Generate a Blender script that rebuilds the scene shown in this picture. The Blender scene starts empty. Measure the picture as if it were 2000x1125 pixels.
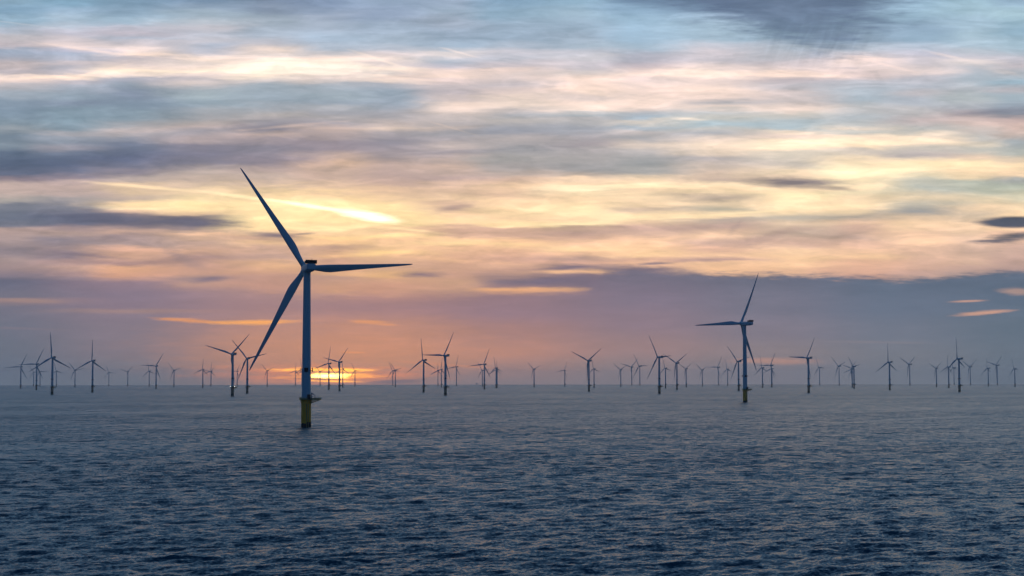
import bpy, bmesh, math, random
import numpy as np
from mathutils import Matrix, Vector

random.seed(4); rng = np.random.default_rng(11)
bpy.context.preferences.edit.use_global_undo = False
sc = bpy.context.scene
C = sc.collection
R_EARTH = 7.4e6          # effective radius with refraction: the far bases sit near the horizon
EYE = 21.2               # the camera stands on a ship's deck
PITCH = math.radians(2.5)
FPX = 2275.0             # focal length in photo pixels
SUN_AZ, SUN_EL = -9.0, 0.4
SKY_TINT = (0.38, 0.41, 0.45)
HAZE_DENSITY = 4.4e-5
TURBINES = [  # distance m, bearing deg, rotor bearing deg, blade clock angle deg, hub height scale, rotor scale, label
 (4669, -22.854, -47.3, 26.1, 1.015, 0.971, 'leftmost turbine of the photo, mid-sized, one blade level to the left'),
 (7538, -22.315, -37.9, 86.7, 1.084, 0.917, 'tiny pale turbine peeping out left of a mid-sized tower near the left edge'),
 (3620, -22.194, -52.0, 27.1, 0.946, 0.922, 'mid-sized turbine right of the leftmost one, its left blade level over it'),
 (6998, -22.041, -50.5, 87.6, 1.067, 0.961, 'tiny pale turbine between two darker towers near the left edge, right blade level'),
 (2234, -21.524, -50.4, 115.3, 0.835, 0.823, 'tallest dark turbine near the left edge, one blade straight up'),
 (6479, -21.349, -48.5, 103.8, 1.043, 0.91, 'tiny pale turbine just right of the tallest left-edge tower, under its rotor'),
 (5715, -20.551, -48.0, 80.2, 0.999, 0.882, 'small turbine between the two dark upright-bladed turbines at the far left'),
 (2711, -19.792, -52.3, 0.3, 0.876, 0.823, 'second tallest dark turbine at the far left, its upper blade upright'),
 (8204, -19.079, -51.6, 96.9, 1.164, 0.967, 'tiny pale turbine just right of the second tallest dark turbine at the far left'),
 (7307, -18.244, -47.8, 46.5, 1.103, 0.971, 'tiny lone turbine in the left quarter, two blades raised in a wide V'),
 (6689, -17.288, -56.2, 108.1, 1.08, 0.939, 'tiny turbine close behind the left of a mid-sized one in the left quarter'),
 (4161, -16.979, -45.4, 32.5, 0.984, 0.95, 'mid-sized turbine with left blade level, overlapping a tiny one on its left'),
 (5823, -16.171, -53.5, 76.3, 1.02, 0.876, 'small lone turbine right of the overlapping mid-sized and tiny pair, left quarter'),
 (4959, -14.858, -51.9, 5.0, 0.953, 0.825, 'small turbine with upright blade, left of a star-like overlapping pair'),
 (7122, -14.486, -46.8, 7.1, 1.122, 1.024, 'tiny turbine of the star-like overlapping pair, one blade upright'),
 (7383, -14.477, -47.6, 42.3, 1.121, 0.956, 'tiny turbine of the star-like overlapping pair, one blade raised to the right'),
 (1805, -13.482, -46.2, 45.7, 0.81, 0.8, 'dark turbine left of the huge one, blades in a V, lamps on its deck'),
 (6713, -13.268, -50.4, 27.2, 1.078, 0.934, 'tiny pale turbine half hidden behind the V-bladed tower with deck lamps'),
 (2258, -12.796, -40.1, 78.2, 0.847, 0.822, 'dark turbine crossed by the lowest blade tip of the huge turbine'),
 (5818, -11.863, -52.0, 71.4, 1.009, 0.881, "tiny lone turbine between the huge turbine's lower blade and its tower"),
 (7562, -10.521, -47.1, 7.3, 1.222, 1.116, 'tiny turbine just left of the huge tower, one blade upright before orange glow'),
 (6750, -10.224, -37.6, 113.3, 1.245, 1.077, 'tiny turbine mostly hidden behind the left edge of the huge tower'),
 (559, -10.005, -22.3, 86.0, 0.963, 0.988, 'huge white wind turbine with yellow base standing nearest, in the left half'),
 (5332, -9.992, -39.4, 112.4, 1.098, 1.06, 'tiny turbine hidden behind the huge tower, one blade tip showing right of it'),
 (6815, -9.352, -44.7, 73.7, 1.09, 0.875, 'tiny turbine just right of the huge tower, against the sun glow'),
 (3330, -8.931, -51.3, 10.5, 0.943, 0.902, 'turbine standing straight in front of the setting sun, one blade upright'),
 (2874, -8.422, -51.0, 41.6, 0.896, 0.876, 'larger turbine just right of the setting sun, one blade raised to the right'),
 (4628, -8.26, -43.4, 116.6, 0.944, 0.755, 'small turbine showing just right of the larger tower beside the sun'),
 (6077, -7.674, -49.8, 90.7, 1.031, 0.892, 'tiny lone turbine at the right end of the orange glow, right blade level'),
 (6846, -5.841, -39.1, 93.3, 1.145, 1.106, 'left turbine of the tiny close pair right of the sun glow'),
 (5377, -5.717, -50.1, 78.7, 0.983, 0.905, 'right turbine of the tiny close pair right of the sun glow'),
 (2471, -4.336, -46.3, 113.5, 0.861, 0.846, 'dark turbine with upright blade, left of the tallest central turbine'),
 (6438, -3.637, -39.4, 3.2, 1.068, 0.946, 'tiny turbine by the lower right blade tip of the dark upright-bladed central turbine'),
 (4791, -3.47, -38.1, 7.1, 0.942, 0.894, 'small turbine close behind the left side of the tallest central tower'),
 (1882, -3.271, -47.8, 29.9, 0.814, 0.802, 'tallest dark turbine of the centre, left blade level, one raised right'),
 (6748, -2.732, -47.0, 17.9, 1.422, 1.341, 'pale turbine just right of the tallest central turbine'),
 (5477, -1.458, -42.1, 86.0, 0.983, 0.878, 'tiny turbine close behind the left side of a mid-sized tower at the centre'),
 (3437, -1.358, -34.4, 22.8, 0.934, 0.919, 'mid-sized turbine with left blade level, overlapping a tiny one at the centre'),
 (4142, -0.782, -46.8, 107.1, 0.91, 0.799, 'nearer turbine of the lined-up pair at the middle, blade leaning left of upright'),
 (4419, -0.736, -43.0, 2.3, 0.875, 0.7, 'farther turbine of the lined-up pair at the middle, lower rotor, upright blade'),
 (4872, 1.082, -45.6, 70.2, 0.951, 0.834, 'tiny lone turbine next right of the lined-up pair at the middle'),
 (5740, 2.589, -41.2, 22.4, 0.997, 0.897, 'tiny lone turbine with left blade level, left of a dark V-bladed one'),
 (2613, 3.772, -33.2, 54.3, 0.874, 0.87, 'dark turbine right of centre with two blades in a wide V'),
 (4493, 4.023, -40.4, 106.9, 0.92, 0.754, 'small turbine just right of the dark V-bladed tower right of centre'),
 (5243, 5.328, -36.5, 64.2, 0.977, 0.863, 'leftmost of the trio of small turbines right of the dark V-bladed one'),
 (7066, 5.863, -30.4, 45.3, 1.437, 1.491, 'middle one of the trio of small turbines, pale, two blades in a V'),
 (6758, 6.256, -40.8, 86.5, 1.457, 1.502, 'rightmost of the trio of small turbines, pale, right blade level'),
 (2090, 7.199, -45.3, 86.7, 0.832, 0.819, 'tall dark turbine right of centre, one long blade leaning left of upright'),
 (4003, 7.499, -35.8, 103.7, 0.87, 0.696, 'small turbine close right of the tall dark one with a left-leaning blade'),
 (3235, 8.051, -33.7, 58.5, 0.93, 0.911, 'mid-sized turbine with V blades, right of the tall dark one right of centre'),
 (4716, 8.496, -39.4, 58.0, 0.941, 0.805, 'small V-bladed turbine just right of the mid-sized V-bladed one'),
 (5588, 9.268, -35.8, 67.0, 0.995, 0.882, 'small lone V-bladed turbine, fourth to the left of the second largest turbine'),
 (7170, 10.034, -34.4, 30.2, 1.416, 1.43, 'pale turbine with left blade level, third to the left of the second largest'),
 (6362, 10.478, -40.5, 105.2, 1.15, 1.059, 'small turbine with near-upright blade, second to the left of the second largest'),
 (2823, 10.996, -36.4, 76.9, 0.889, 0.874, 'mid-sized turbine overlapping the left side of the second largest tower'),
 (1226, 11.3, -34.7, 26.1, 1.039, 1.066, 'second largest turbine, yellow base, alone on the sea in the right half'),
 (4267, 12.123, -37.9, 109.9, 0.914, 0.812, "small turbine just right of the second largest turbine's lower blade tip"),
 (4811, 12.548, -32.1, 27.0, 1.122, 1.113, 'higher rotor of the lined-up pair of turbines right of the second largest'),
 (5209, 12.566, -35.3, 5.8, 1.002, 0.902, 'lower rotor of the lined-up pair of turbines right of the second largest'),
 (2275, 14.271, -36.8, 31.3, 0.843, 0.833, 'dark turbine with left blade level, standing right of the second largest turbine'),
 (7771, 14.779, -39.2, 93.2, 1.469, 1.447, 'pale turbine just right of the dark one with level left blade'),
 (7151, 15.675, -36.2, 71.5, 1.467, 1.481, 'pale turbine just left of the tight cluster of three on the right'),
 (5037, 16.263, -35.6, 10.5, 0.933, 0.82, 'farthest, lowest turbine of the tight cluster of three, one blade upright'),
 (4408, 16.266, -33.8, 44.7, 0.894, 0.843, 'middle turbine of the tight cluster of three, one blade raised to the right'),
 (3786, 16.35, -38.2, 81.2, 0.88, 0.772, 'nearest, right-hand turbine of the tight cluster of three on the right'),
 (3113, 17.946, -36.0, 117.1, 0.903, 0.89, 'dark turbine with upright blade, alone right of the tight cluster of three'),
 (6434, 18.84, -36.1, 55.8, 1.44, 1.452, 'pale V-bladed turbine between the two dark upright-bladed turbines on the right'),
 (4926, 20.004, -29.7, 56.7, 0.956, 0.826, 'small V-bladed turbine, next left of three overlapping near the right edge'),
 (4207, 20.532, -34.8, 0.7, 0.908, 0.808, 'small turbine with upright blade, just left of the tall dark right-edge one'),
 (8115, 20.763, -40.2, 101.0, 1.464, 1.429, 'faint turbine squeezed between a small upright-bladed one and the tall dark right-edge one'),
 (2543, 20.987, -40.6, 113.9, 0.864, 0.847, 'tallest dark turbine near the right edge, one blade straight up'),
 (7783, 21.462, -30.0, 60.0, 1.471, 1.469, 'pale V-bladed turbine just right of the tall dark right-edge turbine'),
 (5693, 22.22, -39.6, 111.9, 1.052, 1.002, 'small turbine with upright blade, third from the right edge'),
 (7330, 22.599, -31.2, 43.7, 1.506, 1.5, 'pale turbine second from the right edge, one blade raised to the right'),
 (5309, 23.331, -32.8, 98.7, 0.966, 0.847, 'rightmost turbine of the photo, small, blade leaning left of upright'),
]
# ---------------------------------------------------------------- sky
# The sky is a set of world directions: a gnomonic chart (SX, SY) of the western sky, in units of 1/2275 rad about due "north" (+Y).
# Elsewhere (overhead, behind) the Nishita sky takes over.
COLS = {
30: "-900 96 158 205;-450 106 167 207;-150 118 171 201;0 126 164 186;15 120 162 188;40 140 175 196;58 172 184 198;72 190 188 192;88 196 188 192;97 150 168 188;108 160 170 186;125 190 180 180;140 180 175 180;148 232 212 198;156 225 205 195;168 190 188 192;185 160 174 186;200 132 154 172;220 122 146 164;240 128 150 164;252 150 162 170;262 120 140 156|285 128 146 160;300 98 118 142;320 90 108 134;335 100 112 136;345 150 138 148;360 196 174 164;375 190 170 160;390 170 165 158;400 128 134 146;425 112 122 140;440 120 125 140;450 175 152 144;465 170 150 145;490 150 138 144;505 165 145 142;520 165 143 142;540 140 128 140;550 106 108 128;580 116 114 130",
130: "-900 96 158 205;-450 106 167 207;-150 118 171 201;0 115 160 185;20 140 172 195;37 160 186 204;50 172 190 205;64 188 190 203;75 205 198 202;88 222 206 202;97 185 188 205;104 168 182 202;115 175 183 198;122 200 192 195;132 185 185 195;142 195 190 195;150 248 222 195;157 190 185 190;167 170 178 190;187 145 165 180;200 132 150 170;214 130 155 170;234 133 160 175;247 135 158 172;257 170 170 175;264 150 160 172|277 135 148 162;290 155 155 165;301 115 130 152;314 95 112 138;324 95 110 138;334 110 120 145;344 150 140 150;351 185 165 160;364 195 172 162;376 190 170 162;389 165 160 160;403 135 138 150;416 125 128 145;426 105 112 135;436 112 118 140;446 165 145 145;456 180 155 145;470 150 140 148;486 165 145 145;500 150 135 145;510 175 145 140;523 190 155 140;536 170 142 142;543 150 132 140;556 135 122 138",
250: "-900 96 158 205;-450 106 167 207;-150 118 171 201;0 118 155 180;20 132 165 188;40 155 185 204;55 190 190 202;65 195 190 200;73 175 185 200;80 200 195 200;95 228 212 205;105 240 215 195;112 190 185 192;118 205 195 195;130 225 208 200;137 250 228 200;145 245 225 205;152 170 175 188;165 150 165 180;180 128 145 165;205 128 150 168;225 135 158 172;243 160 165 170;250 190 180 178;260 170 168 172|270 145 152 166;285 115 128 150;310 105 117 145;325 120 125 145;335 145 140 152;350 185 170 162;358 215 188 152;370 215 188 150;385 195 175 155;395 240 205 150;404 250 220 165;412 215 180 145;420 140 130 136;432 130 124 136;440 150 135 138;450 195 160 140;460 165 145 145;475 170 148 142;485 215 165 130;500 205 160 130;512 175 140 132;520 225 168 125;535 215 160 128;545 190 148 135;555 150 128 140",
400: "-900 96 158 205;-450 106 167 207;-150 118 171 201;0 112 143 170;13 135 160 182;27 158 180 195;40 178 190 200;50 195 195 202;63 180 188 200;77 190 192 200;90 170 182 198;100 185 188 198;110 235 215 200;120 230 215 205;130 235 215 200;139 250 232 205;145 215 200 195;152 190 185 188;160 215 202 195;167 200 195 195;174 165 178 185;187 160 178 185;200 148 168 180;214 165 172 178;227 165 168 172;241 185 175 170;247 190 175 170;257 160 158 165|271 172 160 160;277 178 165 165;287 140 138 152;301 132 132 150;317 140 138 152;327 165 155 155;337 185 170 160;351 195 175 158;361 205 182 155;371 235 205 158;386 230 205 150;399 255 225 150;409 250 220 150;419 225 190 140;426 150 138 135;436 140 130 133;443 150 135 135;451 190 160 138;456 225 180 135;466 205 168 135;476 190 158 138;490 210 165 132;503 180 145 135;513 190 150 132;523 200 155 132;533 200 155 132;545 165 138 135;555 190 150 135;570 170 138 138",
530: "-900 96 158 205;-450 106 167 207;-150 118 171 201;0 118 140 165;15 130 150 172;40 150 168 182;65 165 182 198;85 190 192 200;98 235 215 200;108 225 212 205;118 240 220 200;130 255 240 215;145 252 232 205;155 205 198 195;165 160 175 185;190 152 170 182;210 160 168 175;225 180 175 172;240 160 158 165;252 150 148 160;262 190 170 162|272 165 155 160;290 140 138 150;315 150 142 152;330 185 165 158;345 195 175 160;365 205 180 155;380 225 195 150;398 240 210 150;415 250 220 150;430 255 225 150;445 250 215 140;452 225 190 138;460 205 165 132;466 205 165 132;475 230 185 130;485 205 165 135;500 190 155 135;515 225 175 125;525 215 165 125;540 195 150 130;560 195 148 130",
640: "-900 96 158 205;-450 106 167 207;-150 118 171 201;0 130 155 185;17 140 162 188;33 155 172 192;50 165 182 200;73 165 188 208;93 175 190 205;107 200 198 200;115 235 215 200;125 250 232 210;135 255 248 228;142 230 212 195;150 220 205 195;160 205 198 195;170 165 178 188;187 158 175 185;197 150 165 178;210 170 175 180;220 165 168 175;230 175 172 172;240 165 162 168;250 195 175 165;260 180 165 162|277 160 150 158;290 160 150 158;307 195 170 155;317 215 180 150;330 200 172 152;347 200 172 152;361 210 180 150;376 225 190 150;386 235 200 145;396 250 225 150;406 255 235 165;416 255 232 158;426 252 225 145;439 245 210 140;444 255 225 150;453 240 200 135;463 250 205 120;473 245 195 120;480 200 160 130;490 210 165 125;500 225 175 115;510 200 155 125;533 215 165 120;540 190 150 130;550 200 155 130;563 205 155 125;576 210 160 125",
750: "-900 96 158 205;-450 106 167 207;-150 118 171 201;0 140 165 190;30 140 162 188;55 150 172 192;80 165 185 202;98 180 190 202;105 215 205 205;115 240 222 210;125 220 208 205;133 250 230 208;142 200 190 190;150 225 205 195;158 240 218 200;165 175 180 188;180 150 168 182;200 150 166 180;225 170 170 175;240 190 178 172;248 215 195 178;256 175 168 170|275 155 152 162;300 165 155 158;320 195 170 158;340 190 165 155;355 200 170 152;370 220 185 145;390 225 190 145;405 245 215 140;415 250 222 145;428 250 222 145;438 245 212 138;450 225 185 130;458 250 215 130;468 230 185 125;485 235 190 125;495 250 205 115;505 220 175 125;520 210 165 130;535 225 175 120;545 205 158 125;560 200 150 125",
900: "-900 96 158 205;-450 106 167 207;-150 118 171 201;0 150 172 195;20 155 178 198;43 155 172 190;67 150 172 192;87 160 184 204;97 190 198 208;104 225 216 212;114 175 188 202;124 190 190 200;134 235 212 200;147 240 215 198;154 225 205 198;167 200 190 190;180 190 182 185;194 205 192 188;204 235 212 195;217 230 210 195;230 200 190 185;241 180 175 175;249 195 182 175;260 165 165 170|271 170 165 168;284 190 178 172;294 165 158 162;307 195 175 165;321 205 178 160;334 195 172 158;347 185 162 154;357 205 175 150;376 215 182 148;389 230 195 150;399 215 180 145;406 200 168 142;416 225 190 140;429 240 205 145;436 235 200 140;444 205 165 135;456 205 165 132;466 240 195 130;475 250 210 135;483 235 185 130;496 225 175 130;510 220 170 130;520 205 160 130;536 200 155 130;550 205 160 130;563 200 155 130;571 190 148 130",
1000: "-900 96 158 205;-450 106 167 207;-150 118 171 201;0 125 165 192;25 135 170 192;50 145 170 190;75 145 170 190;92 170 185 200;100 200 200 208;110 185 190 200;120 195 190 195;132 235 212 200;145 222 205 198;165 195 188 190;180 215 198 190;190 230 210 195;205 235 215 198;217 195 188 185;225 175 178 182;235 190 185 180;248 165 168 175;258 155 160 170|270 178 172 170;290 165 165 168;310 170 168 165;325 168 163 160;340 178 165 155;352 205 175 150;365 230 195 150;380 220 185 148;395 235 200 148;410 245 210 150;425 235 200 145;438 250 215 145;444 210 170 138;458 205 165 135;470 240 190 130;478 245 200 130;490 225 175 130;505 205 160 132;518 210 165 132;528 190 150 130;540 165 135 130;550 135 118 128;558 150 124 128;565 230 170 120;571 215 160 125;580 150 122 130",
1130: "-900 96 158 205;-450 106 167 207;-150 118 171 201;0 135 175 198;27 155 186 205;50 148 175 195;73 150 172 190;90 165 185 200;100 190 195 205;110 200 200 205;127 195 192 198;140 215 205 200;154 240 215 198;167 240 215 198;177 245 218 198;190 215 200 192;200 235 212 195;214 235 215 198;222 180 190 195;230 190 188 188;240 185 185 185;254 165 170 178;267 175 172 175|284 172 165 168;294 180 175 175;311 175 172 170;327 165 165 165;341 190 175 160;351 235 205 165;361 235 205 160;371 255 240 190;376 240 215 165;386 240 208 155;403 250 220 160;416 250 225 165;426 240 205 150;436 255 230 165;443 205 170 140;456 195 160 140;466 205 165 138;476 230 185 138;488 250 210 145;496 235 185 138;506 190 155 138;515 205 160 135;521 150 128 130;526 170 140 130;531 225 175 130;538 135 118 130;550 125 112 128;561 125 112 128;567 215 165 125;571 180 140 130;580 140 120 130",
1250: "-900 96 158 205;-450 106 167 207;-150 118 171 201;0 105 140 170;12 130 168 195;40 145 182 205;70 150 185 208;95 160 185 202;115 175 178 190;130 195 185 190;145 230 208 195;160 222 205 198;180 235 212 198;200 235 212 195;212 215 200 190;222 180 188 195;232 165 185 198;240 215 205 190;248 170 185 195;258 200 192 188|270 180 180 182;285 215 200 185;300 185 182 180;315 165 168 168;335 172 172 168;345 215 195 165;355 240 210 165;364 255 230 175;372 235 205 160;385 245 215 165;400 235 205 158;410 210 185 155;425 250 220 160;435 230 195 150;443 200 165 145;455 205 170 145;470 235 190 140;485 240 195 138;500 245 200 138;510 215 170 138;517 230 180 138;526 135 120 132;545 122 115 132",
1400: "-900 96 158 205;-450 106 167 207;-150 118 171 201;0 100 130 160;17 118 150 178;33 150 180 202;47 160 190 208;73 160 188 205;90 190 195 205;100 205 200 205;117 195 192 198;134 225 208 200;147 250 228 208;160 230 210 200;177 245 220 202;190 235 212 198;200 190 188 190;210 225 208 195;220 190 195 195;230 200 200 192;241 170 192 200;252 195 195 190;260 175 180 185|274 230 210 190;287 240 218 190;301 225 205 180;311 185 178 175;327 200 185 170;341 215 190 165;351 200 178 158;359 240 215 170;367 245 215 165;376 225 200 155;386 190 172 150;396 225 200 160;409 195 185 160;421 245 215 160;428 190 172 155;443 195 165 148;460 230 190 148;473 205 170 148;486 220 175 142;500 235 190 142;510 190 155 142;516 230 185 140;526 240 190 140;545 220 175 140",
1550: "-900 96 158 205;-450 106 167 207;-150 118 171 201;0 112 140 165;20 105 138 165;50 115 145 168;75 130 158 178;95 165 180 192;110 185 188 195;125 200 192 195;135 215 200 195;145 245 218 198;155 195 185 188;165 190 188 192;180 210 198 195;200 205 195 192;215 230 210 195;225 205 200 190;235 180 195 200;250 175 195 202;258 235 215 190|270 225 205 188;280 250 228 190;292 250 225 185;300 215 205 185;320 205 195 180;335 240 215 175;343 240 212 172;357 240 212 168;370 245 215 165;380 255 230 170;395 250 220 165;410 240 212 160;425 195 185 165;440 215 190 155;455 200 175 152;475 205 170 145;490 235 195 145;505 245 200 145;520 240 195 145;530 225 180 142;545 225 180 142",
1680: "-900 96 158 205;-450 106 167 207;-150 118 171 201;0 112 142 165;20 118 148 172;40 125 155 178;60 130 158 180;80 140 165 185;97 175 188 200;110 205 200 203;117 240 218 208;130 225 208 202;147 225 205 200;160 185 190 198;180 170 185 195;197 165 182 192;214 190 192 192;227 180 190 195;241 195 198 195;249 225 210 190;257 190 195 190;267 240 215 185|277 255 235 190;287 240 215 175;297 205 195 180;314 245 220 175;331 255 238 185;344 255 232 180;357 235 215 170;367 245 220 170;376 225 208 165;389 230 205 160;403 250 220 165;413 225 200 155;426 180 168 150;439 215 180 145;449 205 170 145;463 195 165 145;476 215 175 145;490 235 190 145;503 240 195 142;516 230 180 142;530 215 168 140;545 205 160 140",
1800: "-900 96 158 205;-450 106 167 207;-150 118 171 201;0 140 178 200;25 145 182 202;50 140 172 195;75 145 178 200;90 175 190 205;105 190 192 205;120 205 200 205;140 230 214 208;150 195 195 202;170 180 188 198;185 195 192 195;200 175 185 195;220 190 190 190;235 195 182 180;250 190 192 188;262 225 210 188|275 245 220 185;290 205 198 185;305 190 182 178;318 250 225 175;328 250 225 175;340 220 208 172;355 195 195 178;370 185 190 178;385 225 205 168;400 195 188 168;415 165 165 162;428 220 192 155;440 235 200 152;455 230 190 148;470 240 198 150;485 220 180 145;500 220 180 148;520 210 170 145;535 195 160 145;550 190 158 145",
1900: "-900 96 158 205;-450 106 167 207;-150 118 171 201;0 150 188 205;20 155 190 205;43 158 190 208;67 160 190 205;84 165 190 205;97 185 195 205;110 200 200 208;119 225 215 210;134 190 195 202;154 170 185 195;174 185 192 198;194 180 190 192;207 175 182 188;217 175 172 178;227 185 172 170;241 205 185 175;254 195 185 178;267 190 190 185|284 215 205 185;294 195 195 185;307 225 200 170;321 250 225 170;334 245 215 165;344 235 210 165;354 190 195 178;376 188 192 172;393 225 205 165;406 235 205 160;423 205 185 155;443 235 200 155;460 225 190 155;476 215 180 150;493 205 172 148;510 215 178 150;523 200 165 148;540 180 155 148",
1985: "-900 96 158 205;-450 106 167 207;-150 118 171 201;0 140 175 198;30 160 195 208;60 140 178 198;90 155 185 200;115 190 190 198;130 205 198 202;145 180 188 195;165 150 180 195;180 185 185 190;195 160 180 190;210 150 165 178;222 135 145 158;235 190 170 165;250 205 180 168;265 195 180 170|280 165 175 178;300 185 190 182;315 220 200 170;325 250 220 170;340 235 205 160;350 165 170 165;365 180 188 170;385 200 195 165;405 230 205 160;422 245 210 155;446 240 200 150;452 235 190 150;490 205 170 150;510 200 165 148;525 185 155 145;545 180 152 145",
}
LOWC = {
0: "535 130 122 136;550 106 108 128;578 116 114 130;585 150 128 130;600 116 114 130;640 112 114 130;680 108 113 128;720 106 113 128;750 112 121 134",
250: "535 160 135 140;550 150 128 140;575 138 122 138;600 140 122 136;606 158 131 131;615 137 122 135;640 135 122 134;680 135 122 132;720 128 122 130;750 120 122 130",
530: "550 195 148 130;575 170 135 135;600 165 130 132;640 178 136 128;680 182 136 122;720 190 138 118;750 165 135 128",
750: "560 200 150 128;573 185 140 130;600 165 128 130;640 188 138 122;680 196 140 118;710 205 145 115;735 180 138 122;750 150 130 130",
1000: "560 140 116 128;580 150 122 130;610 150 122 132;650 172 130 124;690 190 138 122;720 175 135 125;750 155 132 130",
1250: "530 118 113 130;580 130 118 135;630 142 122 134;680 160 130 130;720 150 130 130;750 145 130 132",
1500: "535 106 110 128;600 120 118 135;650 130 122 135;690 142 128 132;720 135 126 132;750 135 128 134",
1750: "540 96 110 130;600 104 115 135;650 114 120 136;700 122 124 134;750 124 127 135",
2000: "530 95 110 130;580 95 110 130;640 98 112 128;700 105 116 130;750 108 118 130",
}

def lin(c):
    c = c / 255.0
    return c / 12.92 if c <= 0.04045 else ((c + 0.055) / 1.055) ** 2.4

class Ex:
    """a socket with arithmetic: every operation adds a Math node"""
    nt = None
    def __init__(s, sock): s.s = sock
    @staticmethod
    def op(kind, *a, clamp=False):
        n = Ex.nt.nodes.new('ShaderNodeMath'); n.operation = kind; n.use_clamp = clamp
        for i, v in enumerate(a):
            if isinstance(v, Ex): Ex.nt.links.new(v.s, n.inputs[i])
            else: n.inputs[i].default_value = v
        return Ex(n.outputs[0])
    def __add__(s, o): return Ex.op('ADD', s, o)
    __radd__ = __add__
    def __sub__(s, o): return Ex.op('SUBTRACT', s, o)
    def __rsub__(s, o): return Ex.op('SUBTRACT', o, s)
    def __mul__(s, o): return Ex.op('MULTIPLY', s, o)
    __rmul__ = __mul__
    def __truediv__(s, o): return Ex.op('DIVIDE', s, o)
    def mx(s, o): return Ex.op('MAXIMUM', s, o)
    def mn(s, o): return Ex.op('MINIMUM', s, o)
    def sq(s): return Ex.op('MULTIPLY', s, s)

def smooth(x, a, b):
    n = Ex.nt.nodes.new('ShaderNodeMapRange'); n.interpolation_type = 'SMOOTHSTEP'
    Ex.nt.links.new(x.s, n.inputs['Value'])
    n.inputs['From Min'].default_value = a; n.inputs['From Max'].default_value = b
    return Ex(n.outputs['Result'])

def vec(x, y, z=0.0):
    n = Ex.nt.nodes.new('ShaderNodeCombineXYZ')
    for i, v in enumerate((x, y, z)):
        if isinstance(v, Ex): Ex.nt.links.new(v.s, n.inputs[i])
        else: n.inputs[i].default_value = v
    return n.outputs[0]

def noise(v, scale=1.0, detail=2.0, rough=0.5, dist=0.0, color=False):
    n = Ex.nt.nodes.new('ShaderNodeTexNoise')
    n.inputs['Scale'].default_value = scale; n.inputs['Detail'].default_value = detail
    n.inputs['Roughness'].default_value = rough; n.inputs['Distortion'].default_value = dist
    Ex.nt.links.new(v, n.inputs['Vector'])
    return n.outputs['Color'] if color else Ex(n.outputs[0])

def mix(f, a, b, blend='MIX'):
    n = Ex.nt.nodes.new('ShaderNodeMix'); n.data_type = 'RGBA'; n.blend_type = blend
    n.clamp_result = False
    for i, v in ((0, f), (6, a), (7, b)):
        if isinstance(v, Ex): Ex.nt.links.new(v.s, n.inputs[i])
        elif hasattr(v, 'is_output'): Ex.nt.links.new(v, n.inputs[i])
        elif i == 0: n.inputs[0].default_value = v
        else: n.inputs[i].default_value = (*v, 1.0)
    return n.outputs[2]

def ramp(y, stops):
    lo, hi = stops[0][0], stops[-1][0]
    n = Ex.nt.nodes.new('ShaderNodeValToRGB'); cr = n.color_ramp; cr.interpolation = 'EASE'
    Ex.nt.links.new(((y - lo) / (hi - lo)).s, n.inputs[0])
    while len(cr.elements) > 1: cr.elements.remove(cr.elements[-1])
    for i, (p, r, g, b) in enumerate(stops):
        e = cr.elements[0] if i == 0 else cr.elements.new((p - lo) / (hi - lo))
        e.position = (p - lo) / (hi - lo); e.color = (lin(r), lin(g), lin(b), 1)
    return n.outputs[0]

def parse(t): return [tuple(float(q) for q in s.split()) for s in t.split(';')]

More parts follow.
